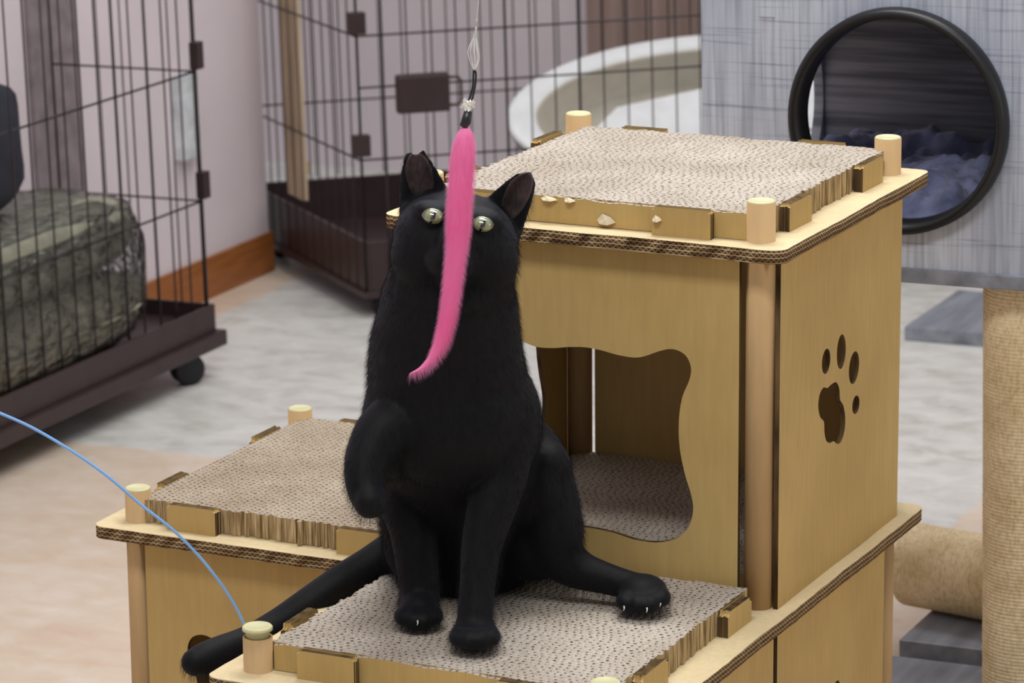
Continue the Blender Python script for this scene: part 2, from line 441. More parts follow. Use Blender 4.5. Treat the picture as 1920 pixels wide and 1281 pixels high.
# ------------------------------------------------------------------ scratching pads
def scratch_pad(name, x0, x1, y0, y1, z0, z1, run, label, seed, ends=.0012, cover=True):
    rnd = random.Random(seed); bm = bmesh.new(); t = .0046
    lo, hi = (y0, y1) if run == 'X' else (x0, x1); n = int((hi-lo)/t); t = (hi-lo)/n
    for k in range(n):
        a, b = lo+k*t, lo+(k+1)*t
        j0, j1 = rnd.gauss(0, ends), rnd.gauss(0, ends); zt = z1
        edge = (k == 0 or k == n-1) and cover
        segs = 26 if edge else 1
        s0, s1 = ((x0, x1) if run == 'X' else (y0, y1)); s0 += j0; s1 += j1
        bright = k
        cs = [s0+(s1-s0)*i/segs for i in range(segs+1)]
        zs = [zt+(rnd.uniform(-.0022, .0006) if edge and rnd.random() < .6 else 0) for _ in cs]
        top, bot = [], []
        for w in (a, b):
            top.append([bm.verts.new((c, w, z) if run == 'X' else (w, c, z)) for c, z in zip(cs, zs)])
            bot.append([bm.verts.new((c, w, z0) if run == 'X' else (w, c, z0)) for c in cs])
        for i in range(segs):
            f = bm.faces.new((top[0][i], top[0][i+1], top[1][i+1], top[1][i])); f.material_index = 0
            for q in (0, 1):
                f = bm.faces.new((bot[q][i], bot[q][i+1], top[q][i+1], top[q][i])); f.material_index = 2 if edge else 1
            f = bm.faces.new((bot[0][i], bot[0][i+1], bot[1][i+1], bot[1][i])); f.material_index = 1
        for i in (0, segs):
            f = bm.faces.new((bot[0][i], bot[1][i], top[1][i], top[0][i])); f.material_index = 1
    o = ((x0+x1)/2, (y0+y1)/2, z0)
    ob = part(name, bm, [TOPX if run == 'X' else TOPY, PSIDE, KRAFT], None, o=o, M=LEAN)
    return tag(ob, label, 'scratching pad', 'corrugated scratching pads on the cardboard tower')
scratch_pad('scratching_pad', .047, .3835, .0305, .383, H+.0005, H+.026, 'X', 'square corrugated scratching pad on the highest shelf, frayed right edge', 1, .0016)
scratch_pad('scratching_pad', .047, .3835, -.3175, .010, .0005, .026, 'X', 'corrugated scratching pad the black cat is sitting on', 2, .0013)
scratch_pad('scratching_pad', -.306, -.006, .031, .383, .0005, .026, 'Y', 'grey-brown corrugated scratching pad on the low shelf left of the cat', 3, .0016, False)
scratch_pad('scratching_pad', .036, .394, .052, .384, .0005, .026, 'X', 'shaded corrugated scratching pad inside the upper box, seen through the cut-out', 4, .0008)

top_pad = bpy.data.objects['scratching_pad']
PALE = plain('torn_paper', (216, 202, 172), .9, .1, .05)
for fx, fz, w_, h_ in ((.228, H+.009, .010, .005), (.286, H+.017, .005, .003), (.168, H+.0245, .009, .0022), (.190, H+.0248, .006, .002)):
    b = bmesh.new(); yy = .0295 if fx < .28 else .0175
    p = [(fx-w_, yy, fz-h_*.3), (fx-w_*.4, yy-.0005, fz+h_), (fx+w_*.5, yy-.0005, fz+h_*.4), (fx+w_, yy-.001, fz-h_*.5), (fx+w_*.3, yy-.005, fz-h_), (fx-w_*.5, yy-.005, fz-h_*.9)]
    c_ = b.verts.new((fx, yy-.004, fz)); vs = [b.verts.new(q) for q in p]
    for i in range(6): b.faces.new((c_, vs[i], vs[(i+1) % 6]))
    o_ = part('torn_flap', b, PALE, top_pad); sd = o_.modifiers.new('s', 'SOLIDIFY'); sd.thickness = .0005; o_['label'] = 'pale torn flap of paper'
# ------------------------------------------------------------------ black cat
PV = Vector((.222, -.25, .03)); VU = Vector((math.cos(YAW), math.sin(YAW), 0)); VV = Vector((-math.sin(YAW), math.cos(YAW), 0)); VZ = Vector((0, 0, 1))
RC, UC = axes(ROLL_CARD)
def cp(x, y, dv):
    """point of the cat seen at (x, y), dv metres behind the planted paw"""
    d = FWD*FPX+RC*(x-960)-UC*(y-640.5)
    n = VV; t = (PV+VV*dv-CAM).dot(n)/d.dot(n)
    return CAM+d*t
AX = (VU, VV, VZ)
M1 = 1/1985.                                   # metres per pixel near the cat
bm = bmesh.new()
def E(x, y, dv, ru, rv, rz, roll=0, seg=28):
    a = math.radians(roll); u = VU*math.cos(a)-VZ*math.sin(a); z = VU*math.sin(a)+VZ*math.cos(a)
    ball(bm, cp(x, y, dv), (ru, rv, rz), (u, VV, z), seg)
def limb(rows, n=26, seg=16):
    """rows: px, py, dv, radius in pixels"""
    sp = smoothpts(rows, n)
    pts = [cp(r[0], r[1], r[2]) for r in sp]; rad = [r[3]*M1 for r in sp]
    tube(bm, pts, rad, seg)
    for p, r in ((pts[0], rad[0]), (pts[-1], rad[-1])): ball(bm, p, r*.99, None, 14)
# torso from rump up to neck
limb([(885, 1030, .215, 118), (876, 960, .185, 140), (866, 880, .150, 146), (850, 800, .110, 150), (841, 730, .090, 148), (836, 660, .080, 140), (840, 600, .072, 130), (844, 545, .066, 120)], 40, 32)
E(850, 770, .075, .073, .065, .075)            # chest
E(842, 690, .070, .068, .058, .07)
E(935, 790, .085, .040, .05, .06)              # shoulder (right of picture)
E(752, 790, .075, .036, .045, .055)
E(870, 1020, .190, .078, .07, .055)
# head
E(853, 454, .055, .0565, .056, .0460, 6)
E(793, 478, .045, .0290, .036, .0350, 0)       # cheeks
E(912, 488, .045, .0290, .036, .0350, 0)
E(853, 418, .062, .0490, .046, .0270, 7)       # brow / skull
E(846, 487, .008, .0240, .024, .0180, 4)       # muzzle
E(828, 492, .000, .0130, .014, .0105, 0); E(864, 495, .000, .0130, .014, .0105, 0)
E(845, 455, .004, .0110, .020, .0200, 5)       # nose bridge
E(845, 517, .012, .0150, .018, .0120, 0)       # chin
E(850, 540, .055, .0560, .050, .0330, 0)
E(812, 393, .025, .018, .018, .008, 10); E(905, 407, .025, .018, .018, .008, 10)   # brow ridges
# planted foreleg
limb([(940, 800, .070, 66), (936, 880, .060, 56), (922, 950, .045, 46), (904, 1020, .032, 38), (896, 1090, .020, 33), (892, 1145, .010, 33), (890, 1180, .004, 35)])
E(890, 1190, -.006, .0225, .027, .0130)
for dx, r in ((-31, .0092), (-11, .0105), (11, .0105), (31, .0092)):
    E(890+dx, 1199 if abs(dx) < 20 else 1195, -.030 if abs(dx) < 20 else -.024, r, .013, r*.95, 0, 16)
# lifted foreleg
limb([(760, 790, .050, 60), (722, 810, .035, 54), (694, 850, .020, 44), (684, 890, .008, 38), (687, 925, -.002, 33), (692, 945, -.008, 27)])
E(694, 940, -.012, .0155, .017, .0160)
for dx, dy in ((-14, 22), (2, 26), (16, 20)):
    E(696+dx, 930+dy, -.018, .0070, .009, .0085, 0, 14)
# near hind leg (left of picture), foot towards the camera
limb([(800, 1010, .190, 80), (775, 960, .140, 66), (765, 950, .105, 52), (775, 1000, .090, 44), (782, 1060, .085, 40), (786, 1100, .080, 38)])
limb([(790, 1095, .100, 36), (786, 1130, .075, 38), (784, 1148, .058, 36)])
for dx, r in ((-29, .0090), (-10, .0105), (10, .0105), (29, .0090)):
    E(785+dx, 1162 if abs(dx) < 20 else 1155, .040 if abs(dx) < 20 else .046, r, .014, r, 0, 16)
# far hind leg (right of picture), stretched sideways
limb([(930, 990, .200, 96), (985, 930, .165, 82), (1022, 880, .135, 52), (1028, 868, .125, 42)])
E(985, 895, .155, .042, .055, .058); E(1020, 900, .14, .024, .04, .045)
limb([(1022, 865, .130, 42), (1032, 930, .130, 52), (1035, 990, .130, 60), (1050, 1040, .130, 50), (1085, 1068, .125, 38), (1130, 1083, .118, 31), (1170, 1095, .110, 28), (1200, 1105, .104, 30)])
E(1000, 1000, .160, .045, .05, .045)
E(1205, 1108, .098, .0235, .024, .0155)
for dx, dy, dv in ((-36, 22, .078), (-13, 26, .072), (12, 25, .072), (33, 14, .080)):
    E(1208+dx, 1106+dy, dv, .0090, .013, .0090, 0, 16)
# tail
limb([(800, 1010, .235, 44), (745, 1030, .235, 40), (690, 1062, .225, 36), (640, 1092, .220, 35), (580, 1132, .205, 33), (520, 1172, .190, 31), (465, 1203, .170, 31), (420, 1222, .150, 33), (385, 1236, .135, 33), (366, 1242, .128, 28)], 50, 18)
# ears
def ear_grid(L, Rr, notch, dv0, dv1, cup):
    n, m = 14, 14
    a = smoothpts(L, n); b = smoothpts(Rr, n); g = []
    for i in range(n+1):
        row = []
        for j in range(m+1):
            s = j/m; x = a[i][0]*(1-s)+b[i][0]*s; y = a[i][1]*(1-s)+b[i][1]*s; t = i/n
            if notch and t > .75: y += notch*(t-.75)/.25*max(0, 1-abs(s-.5)/.34)
            row.append((x, y, dv0*(1-t)+dv1*t+cup*math.sin(math.pi*s)*(1-.75*t)))
        g.append(row)
    return g
earL = ear_grid([(748, 410), (748, 352), (752, 316), (758, 294), (765, 281)], [(852, 380), (832, 340), (816, 312), (805, 295), (795, 280)], 12, .060, .075, .022)
earR = ear_grid([(900, 385), (933, 352), (954, 334), (971, 323), (989, 319)], [(968, 470), (988, 410), (1000, 370), (1005, 345), (1000, 325)], 0, .060, .078, .022)
for g in (earL, earR):
    n = len(g)
    F_ = [[bm.verts.new(cp(*q)) for q in r] for r in g]
    B_ = [[bm.verts.new(cp(q[0], q[1], q[2]+.0065*(1-.3*i/n))) for q in r] for i, r in enumerate(g)]
    for i in range(n-1):
        for j in range(n-1):
            bm.faces.new((F_[i][j], F_[i][j+1], F_[i+1][j+1], F_[i+1][j])); bm.faces.new((B_[i][j], B_[i+1][j], B_[i+1][j+1], B_[i][j+1]))
        for j in (0, n-1): bm.faces.new((F_[i][j], F_[i+1][j], B_[i+1][j], B_[i][j]))
    for i in (0, n-1):
        for j in range(n-1): bm.faces.new((F_[i][j], F_[i][j+1], B_[i][j+1], B_[i][j]))
bmesh.ops.recalc_face_normals(bm, faces=bm.faces[:])
me = bpy.data.meshes.new('raw'); bm.to_mesh(me); bm.free()
tmp = bpy.data.objects.new('raw', me); COL.objects.link(tmp)
rm = tmp.modifiers.new('r', 'REMESH'); rm.mode = 'VOXEL'; rm.voxel_size = .0028
sm = tmp.modifiers.new('s', 'SMOOTH'); sm.factor = .5; sm.iterations = 6
dg = bpy.context.evaluated_depsgraph_get(); dg.update()
cm = bpy.data.meshes.new_from_object(tmp.evaluated_get(dg)); cm.name = 'cat'
bpy.data.objects.remove(tmp); bpy.data.meshes.remove(me)
FUR = NT('black_fur', .62, .16); FUR.base((.0040, .0040, .0046, 1))
FUR.p.inputs['Sheen Weight'].default_value = .05; FUR.p.inputs['Sheen Tint'].default_value = (.55, .6, .9, 1)
cat = link('cat', cm, None, o=cp(885, 1100, .2), M=LEAN, mats=FUR.m, smooth=True)
tag(cat, 'black cat sitting on the scratching pad, one forepaw lifted, gazing up at the pink toy', 'cat')
corg = ORG[cat.name]
eyes = [(812, 405, .0105), (905, 420, .0105)]
vg = cat.vertex_groups.new(name='furry')
ecs = [cp(*e)-corg for e in eyes]
ears_c = [cp(*g[7][7])-corg for g in (earL, earR)]
for v in cm.vertices:
    wgt = 1.
    for c in ecs:
        if (v.co-c).length < .0135: wgt = 0
    vg.add([v.index], wgt, 'REPLACE')
fur(cat, 70000, .009, 1, .00014, 0, (0, 0, -.8), .25, .45, 'furry')
EYE = NT('green_eye', .06, .8)
ex, ey, ez = EYE.sep()
# slit pupil in the eye's own coordinates (x across, z up)
slit = EYE.math('ADD', EYE.math('MULTIPLY', EYE.math('ABSOLUTE', EYE.math('ADD', ex, EYE.math('MULTIPLY', ez, -.25))), 1/.0019), EYE.math('MULTIPLY', EYE.math('ABSOLUTE', ez), 1/.012))
rad = EYE.math('SQRT', EYE.math('ADD', EYE.math('POWER', ex, 2.), EYE.math('POWER', ez, 2.)))
iris = EYE.ramp(EYE.math('MULTIPLY', rad, 85.), [(.15, (112, 124, 92)), (.55, (136, 142, 104)), (.72, (60, 60, 40)), (.85, (8, 8, 8))])
EYE.base(EYE.mix(EYE.math('GREATER_THAN', slit, 1.), (.002, .002, .003, 1), iris))
EYE.p.inputs['Coat Weight'].default_value = 1.; EYE.p.inputs['Coat Roughness'].default_value = .03
for k, e in enumerate(eyes):
    b = bmesh.new(); ball(b, (0, 0, 0), (.0102, .0095, .0070), None, 32)
    m_ = bpy.data.meshes.new('eye'); b.to_mesh(m_); b.free(); m_.materials.append(EYE.m)
    eo = bpy.data.objects.new('eye', m_); COL.objects.link(eo); eo.parent = cat
    R_ = Matrix((VU, VV, VZ)).transposed() @ Matrix.Rotation(math.radians(10), 3, 'Y')
    eo.matrix_local = Matrix.Translation(cp(*e)-corg) @ R_.to_4x4()
    m_.polygons.foreach_set('use_smooth', [True]*len(m_.polygons))
EARIN = NT('ear_skin', .6, .3); EARIN.base(EARIN.ramp(EARIN.noise(60, 3), [(.3, (40, 31, 31)), (.7, (78, 62, 60))]))
for g in (earL, earR):
    b = bmesh.new(); rows = []; N = len(g)-1
    def gp(t, u):
        i, j = min(int(t*N), N-1), min(int(u*N), N-1); a_, c_ = t*N-i, u*N-j
        q = [sum(w_*g[i+di][j+dj][k_] for di, dj, w_ in ((0, 0, (1-a_)*(1-c_)), (1, 0, a_*(1-c_)), (0, 1, (1-a_)*c_), (1, 1, a_*c_))) for k_ in range(3)]
        return cp(q[0], q[1], q[2]-.0012)
    for k_ in range(15):
        t = .12+.80*k_/14; h_ = .36*max(.02, math.sin(math.pi*(.06+.88*k_/14)))**.5
        rows.append([b.verts.new(gp(t, .5+h_*(2*j/10-1))) for j in range(11)])
    for r0, r1 in zip(rows, rows[1:]):
        for j in range(len(r0)-1): b.faces.new((r0[j], r0[j+1], r1[j+1], r1[j]))
    io = part('inner_ear', b, EARIN.m, cat, smooth=True); io['label'] = 'brownish bare inner ear'
    sd = io.modifiers.new('s', 'SOLIDIFY'); sd.thickness = .0012
b = bmesh.new(); ball(b, cp(845, 474, -.019), (.0058, .004, .0042), AX, 16); part('nose', b, plain('nose_skin', (26, 22, 24), .35, .5), cat)
CLAW = plain('claw_horn', (214, 206, 200), .3, .5)
for x, y, dv in ((1170, 1143, .064), (1213, 1146, .058), (1238, 1135, .068), (783, 1170, .026)):
    b = bmesh.new(); p = cp(x, y-6, dv); q = cp(x-1, y+3, dv-.004); tube(b, [p, (p+q)/2+VU*.0005, q], [.0008, .0006, .0002], 8); part('claw', b, CLAW, cat)

# ------------------------------------------------------------------ pink feather toy hanging before the cat's face
toy = empty('teaser_toy', 'bright pink fluffy tail toy hanging in front of the face of the black cat', 'cat toy', cp(870, 240, -.07), LEAN)
rows = [(874, 240, -.07, 7), (871, 256, -.07, 13), (868, 285, -.07, 17), (864, 340, -.071, 18), (860, 400, -.072, 18), (856, 460, -.073, 15), (849, 520, -.074, 13), (841, 580, -.075, 12), (829, 630, -.076, 10.5), (811, 668, -.078, 6), (790, 690, -.080, 3), (768, 701, -.082, .6)]
sp = smoothpts(rows, 60); b = bmesh.new()
tube(b, [cp(r[0], r[1], r[2]) for r in sp], [max(.6, r[3])*M1 for r in sp], 18)
PINK = NT('pink_fluff', .7, .2)
PINK.base(PINK.ramp(PINK.noise(14, 3), [(.3, (255, 150, 204)), (.7, (255, 176, 224))]))
PINK.p.inputs['Subsurface Weight'].default_value = .25; PINK.p.inputs['Subsurface Radius'].default_value = (.01, .004, .006)
PINK.p.inputs['Sheen Weight'].default_value = .3
_tl = PINK.n('ShaderNodeBsdfTranslucent'); _mx = PINK.n('ShaderNodeMixShader'); _mx.inputs[0].default_value = .45
_tl.inputs[0].default_value = lin((255, 165, 215)); _out = PINK.t.nodes['Material Output']
PINK.l(PINK.p.outputs[0], _mx.inputs[1]); PINK.l(_tl.outputs[0], _mx.inputs[2]); PINK.l(_mx.outputs[0], _out.inputs[0])
tail = part('fluffy_tail', b, PINK.m, toy, smooth=True); tail['label'] = 'pink fluffy tail'
fur(tail, 22000, .0085, 1, .00009, 0, (0, 0, -.8), .3, .35, None, 3)
PINK.bump(PINK.noise(260, 4, (1, 1, .12)), .6, .003)
b = bmesh.new(); tube(b, [cp(868, 238, -.07), cp(874, 228, -.07), cp(878, 208, -.07)], [.0036, .0046, .0034], 14)
s_ = part('sleeve', b, plain('black_rubber', (24, 24, 28), .35, .5), toy)
b = bmesh.new()
for dx in (-3, 3):
    tube(b, [cp(r[0], r[1], r[2]) for r in smoothpts([(872+dx, 218, -.07), (880+dx, 195, -.069), (888+dx*.7, 165, -.068), (890+dx*.8, 140, -.067), (889+dx*.3, 131, -.067)], 14)], .0009, 6)
part('cord_loop', b, plain('black_cord', (26, 24, 30), .5, .4), toy)
CLEAR = NT('clear_plastic', .08, .6); CLEAR.base((.95, .95, .93, 1)); CLEAR.p.inputs['Transmission Weight'].default_value = .55; CLEAR.p.inputs['IOR'].default_value = 1.45
b = bmesh.new(); rnd = random.Random(3)
for k in range(40):
    a = rnd.uniform(0, 6.28); r = rnd.uniform(6, 17)
    c0 = cp(876+rnd.uniform(-2, 4), 203+rnd.uniform(-8, 4), -.07+rnd.uniform(-.002, .002)); c1 = cp(876+r*math.cos(a)*1.0, 196+r*math.sin(a)*.9, -.07+.004*math.sin(a*3))
    n = (c1-c0).cross(VV).normalized()*.0016
    b.faces.new([b.verts.new(c0), b.verts.new(c0*.4+c1*.6+n), b.verts.new(c1), b.verts.new(c0*.4+c1*.6-n)])
tin = NT('silver_foil', .18, .8); tin.base((.85, .84, .8, 1)); tin.p.inputs['Metallic'].default_value = .6
o_ = part('tinsel', b, tin.m, toy); sd = o_.modifiers.new('s', 'SOLIDIFY'); sd.thickness = .0004; o_['label'] = 'shiny silver tinsel'
b = bmesh.new()
for k in range(9):                              # twisted clear film loop above the cord
    a = k/9*math.pi*2; w_ = 10*math.cos(a)
    pts = smoothpts([(890, 134, -.067), (889+w_*.9, 112, -.067+.005*math.sin(a)), (887+w_, 95, -.067+.005*math.sin(a)), (890+w_*.35, 72, -.067), (893, 50, -.067)], 14)
    tube(b, [cp(*q) for q in pts], .00042, 5)
part('clear_loop', b, CLEAR.m, toy)
b = bmesh.new(); tube(b, [cp(*q) for q in ((893, 50, -.067), (897, 0, -.066), (903, -90, -.064))], .00035, 6); part('line', b, CLEAR.m, toy)

# blue wand wire
BLUE = plain('blue_plastic', (122, 174, 234), .35, .5, .04)
b = bmesh.new(); rows = [(-160, 720, -.06), (-60, 750, -.055), (0, 775, -.05), (60, 802, -.045), (130, 843, -.04), (200, 892, -.03), (262, 945, -.02), (322, 992, -.01), (372, 1042, .0), (412, 1092, .01), (441, 1137, .018), (458, 1172, .024), (462, 1186, .026)]
tube(b, [cp(*q) for q in smoothpts(rows, 60)], .0013, 10)
wire = part('toy_wire', b, BLUE, None, o=cp(458, 1172, .024), M=LEAN); tag(wire, 'thin light blue wire arching down behind the raised pillar cap', 'wire')

# ------------------------------------------------------------------ grey cat condo with sisal posts
def linen():
    m = NT('grey_linen_laminate', .5, .35)
    a = m.noise(210, 3, (1, 1, .03)); b_ = m.noise(260, 3, (.03, .03, 1)); c = m.noise(9, 3, (1, 1, .3))
    fa = m.ramp(a, [(.32, (166, 172, 184)), (.55, (200, 206, 218))]); fb = m.ramp(b_, [(.28, (212, 215, 222)), (.44, (255, 255, 255))])
    fc = m.ramp(c, [(.3, (215, 217, 222)), (.7, (255, 255, 255))])
    m.base(m.mix(1., m.mix(1., fa, fb, 'MULTIPLY'), fc, 'MULTIPLY')); return m.m
LINEN = linen()
DGREY = NT('grey_wood_laminate', .45, .35)
DGREY.base(DGREY.ramp(DGREY.noise(40, 4, (1, .12, 1)), [(.3, (104, 108, 116)), (.7, (146, 150, 160))]))
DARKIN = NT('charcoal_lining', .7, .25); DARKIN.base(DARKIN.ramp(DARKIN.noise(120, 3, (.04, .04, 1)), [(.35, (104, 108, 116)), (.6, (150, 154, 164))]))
X0, X1, YC0, YC1, ZC0, ZC1 = .053, .535, .70, 1.08, .178, .56
tree = empty('cat_tree', 'grey linen-patterned cat tree with a round black-rimmed den behind the cardboard tower', 'cat tree', (.3, .9, ZF))
hc = (.291, .346)
def pl2(name, rect, holes, th, M, mats): 
    return board(name, rect, holes, th, M, mats, tree)
R4 = lambda a, b_, c, d: [(a, c), (b_, c), (b_, d), (a, d)]
pl2('front_panel', R4(X0, X1, ZC0, ZC1), [circ(hc[0], hc[1], .118, n=64)], .012, XZ(YC0+.006), [LINEN, LINEN])
pl2('side_panel', R4(YC0+.012, YC1, ZC0, ZC1), [circ(.955, .302, .104, n=48)], .012, YZ(X0+.006), [LINEN, DARKIN.m])
pl2('side_panel', R4(YC0+.012, YC1, ZC0, ZC1), [], .012, YZ(X1-.006), [LINEN, LINEN])
pl2('back_panel', R4(X0+.012, X1-.012, ZC0, ZC1), [], .012, XZ(YC1-.006), [LINEN, LINEN])
b = bmesh.new(); box(b, X0-.004, X1+.004, YC0-.004, YC1+.004, ZC0-.017, ZC0, bev=.0015); part('bottom_board', b, DGREY.m, tree)
b = bmesh.new(); box(b, X0-.004, X1+.004, YC0-.004, YC1+.004, ZC1, ZC1+.016, bev=.0015); part('top_board', b, DGREY.m, tree)
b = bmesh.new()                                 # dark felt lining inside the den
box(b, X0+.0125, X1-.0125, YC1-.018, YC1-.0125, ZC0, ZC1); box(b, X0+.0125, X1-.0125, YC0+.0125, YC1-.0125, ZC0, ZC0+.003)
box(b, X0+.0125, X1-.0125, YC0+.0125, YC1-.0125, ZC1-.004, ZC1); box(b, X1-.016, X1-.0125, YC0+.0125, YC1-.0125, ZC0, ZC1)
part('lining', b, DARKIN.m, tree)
RIM = plain('black_rubber_rim', (22, 23, 26), .4, .4, .05)
b = bmesh.new(); lathe(b, (hc[0], YC0, hc[1]), [(.114, -.004), (.1165, .020), (.122, .022), (.127, .018), (.128, .004), (.126, 0), (.118, -.012), (.114, -.012), (.114, -.004)], 80, (0, -1, 0)); part('rim', b, RIM, tree)
b = bmesh.new(); obox(b, (.1335, YC0-.0006, .478), (1, 0, 0), (0, 1, 0), (0, 0, 1), .0095, .0008, .022, 0, .0); part('screw_cover', b, LINEN, tree)
SISAL = NT('sisal_rope', .85, .2)
sx, sy, sz = SISAL.sep()
fs = SISAL.noise(260, 4, (1, 1, .5)); f2 = SISAL.noise(20, 3)
SISAL.base(SISAL.mix(1., SISAL.ramp(fs, [(.25, (214, 190, 150)), (.5, (244, 224, 184)), (.75, (252, 240, 212))]), SISAL.ramp(f2, [(.3, (225, 218, 205)), (.7, (255, 255, 255))]), 'MULTIPLY'))
SISAL.bump(fs, .6, .002)
def sisal_post(name, c0, ax, L, R, parent, pitch=.0043, fuzz=3000, **kw):
    b = bmesh.new(); prof = [(0, 0), (R-.004, 0)]
    n = int(L/pitch)
    for i in range(n):
        for q in (0, .25, .5, .75): prof.append((R-.0011+.0011*math.sin(math.pi*q)+random.uniform(-.0002, .0002), (i+q)*pitch))
    prof += [(R-.004, L), (0, L)]
    lathe(b, c0, prof, 40, ax)
    o = part(name, b, SISAL.m, parent, **kw); fur(o, fuzz, .006, 1, .00008, 0, (0, 0, 0), .8, .5, None, 5)
    return o
PX = .4145; PY = .785
sisal_post('post', (PX, PY, ZF+.02), (0, 0, 1), ZC0-.017-(ZF+.02), .052, tree)
b = bmesh.new(); box(b, .12, .66, .42, .845, ZF, ZF+.022, bev=.002); part('base_board', b, DGREY.m, tree)
b = bmesh.new(); box(b, .228, .62, .868, 1.12, ZF, ZF+.034, bev=.002)
st_ = part('step_board', b, DGREY.m, tree)
# the lying log
lg0 = Vector((.196, 1.005, ZF+.034+.052)); lgax = Vector((.96, -.20, 0)).normalized()
sisal_post('rolling_post', lg0, tuple(lgax), .36, .052, tree, fuzz=3500)
# far grey board on the floor
b = bmesh.new(); box(b, -.30, .45, 2.40, 2.68, ZF, ZF+.024, bev=.002)
fb = part('floor_board', b, DGREY.m, None, o=(0, 2.5, ZF)); tag(fb, 'grey wood-look board lying on the far floor right of the cardboard tower', 'board')
# fluffy blanket in the den
b = bmesh.new()
g = bmesh.ops.create_grid(b, x_segments=110, y_segments=80, size=1)
for v in g['verts']:
    x, y = v.co.x, v.co.y; q = Vector((x*2.3, y*2.1, 1.7))
    hgt = .078+.034*noise.noise(q)+.022*noise.noise(q*2.7)+.010*noise.noise(q*6.5)+.022*x*1.0*(-1 if x > .2 else .2)+.012*y
    e = max(abs(x), abs(y)); hgt *= max(0, 1-e**6)**.5
    v.co = Vector(((X0+X1)/2+x*.218+.0, (YC0+YC1)/2-.004+y*.158, ZC0+.004+max(0, hgt)))
BL = NT('blue_grey_plush', .9, .2); BL.base(BL.ramp(BL.noise(25, 3), [(.3, (84, 90, 122)), (.7, (150, 156, 196))])); BL.p.inputs['Sheen Weight'].default_value = .5
bk = part('blanket', b, BL.m, None, smooth=True, o=(.29, .89, ZC0), recalc=False); sd = bk.modifiers.new('s', 'SOLIDIFY'); sd.thickness = .003
tag(bk, 'fluffy blue-grey blanket heaped inside the round den', 'blanket')
fur(bk, 26000, .026, 1, .00035, 0, (0, 0, 0), .9, .5, None, 8)

# ------------------------------------------------------------------ wire cages
WIRE = plain('dark_brown_coated_wire', (48, 42, 44), .4, .4, .05)
BRN = plain('dark_brown_plastic', (54, 40, 40), .42, .35, .08)
CAST = plain('black_caster', (20, 20, 24), .45, .4, .05)
def caster(parent, x, y, r=.026, top=.055, yaw=0.):
    z = ZF; b = bmesh.new(); d = Vector((math.cos(yaw), math.sin(yaw), 0)); s = Vector((-d.y, d.x, 0))
    for k in (-1, 1): lathe(b, Vector((x, y, z+r))+s*.004*k, [(0, 0), (r*.8, 0), (r, .002), (r, .009), (r*.8, .011), (0, .011)], 24, s*k)
    obox(b, (x, y, z+r+.012), d, s, (0, 0, 1), .014, .006, r*.75); tube(b, [(x, y, z+r), (x, y, z+top)], .006, 10)
    part('caster', b, CAST, parent)
def wire_panel(name, p0, p1, z0, z1, sp, hz, parent, r=.0016, rt=.0022, thick=(), omit=()):
    p0, p1 = Vector(p0).to_3d(), Vector(p1).to_3d(); L = (p1-p0).length; d = (p1-p0)/L; b = bmesh.new()
    n = round(L/sp)
    for k in range(n+1):
        q = p0+d*(L*k/n); rr = rt*1.25 if k in (0, n) or k in thick else r
        tube(b, [(q.x, q.y, z0), (q.x, q.y, z1)], rr, 6)
    nrm = Vector((d.y, -d.x, 0))*r*1.8
    for h in hz: tube(b, [Vector((p0.x, p0.y, h))+nrm, Vector((p1.x, p1.y, h))+nrm], rt, 6)
    return part(name, b, WIRE, parent)
def tray(name, c, ex, ey, hx, hy, z0, z1, parent, t=.006, flr=.02):
    b = bmesh.new(); c = Vector(c); ex = Vector(ex); ey = Vector(ey)
    zc, hz = (z0+z1)/2, (z1-z0)/2
    for s in (-1, 1):
        obox(b, Vector((c.x, c.y, zc))+ex*s*(hx-t/2), ex, ey, (0, 0, 1), t/2, hy, hz, 0, .0015)
        obox(b, Vector((c.x, c.y, zc))+ey*s*(hy-t/2), ex, ey, (0, 0, 1), hx-t, t/2, hz, 0, .0015)
    obox(b, Vector((c.x, c.y, z0+flr/2)), ex, ey, (0, 0, 1), hx-t, hy-t, flr/2)
    return part(name, b, BRN, parent)
# left cage: its far right corner at (-1.283, 1.813)
c1 = empty('wire_cage', 'dark brown wire pet cage on casters at the left, holding wrapped cushions', 'cage', (-1.4, 1.4, ZF), group='wire pet cages along the walls')
cx1, cy1, cx0, cy0 = -1.283, 1.813, -1.556, .80
b = bmesh.new(); box(b, cx0, -1.262, cy0-.02, 1.836, -.308, -.283, bev=.002); part('base_board', b, BRN, c1)
tray('tray', ((cx0-1.274)/2, (cy0+1.822)/2, 0), (1, 0, 0), (0, 1, 0), (-1.274-cx0)/2, (1.822-cy0)/2, -.2835, -.238, c1)
HZ = (-.068, .143, .354, .565)
wire_panel('side_wire_panel', (cx1, cy1), (cx1, cy0), -.283, .58, .048, HZ, c1, .0015, .0019, thick=(5, 12))
wire_panel('back_wire_panel', (cx1-.004, cy1+.002), (cx0+.003, cy1+.002), -.240, .58, .042, HZ, c1, .0014, .0018)
wire_panel('front_wire_panel', (cx1, cy0), (cx0+.003, cy0), -.240, .58, .042, HZ, c1, .0014, .0018)
for z in (.170, -.040): 
    b = bmesh.new(); obox(b, (cx1+.004, cy1, z), (1, 0, 0), (0, 1, 0), (0, 0, 1), .008, .010, .022, 0, .002); part('clip', b, BRN, c1)
for x, y in ((-1.297, 1.763), (-1.297, .86), (-1.52, 1.78), (-1.52, .86)): caster(c1, x, y, .026, .053, .9)

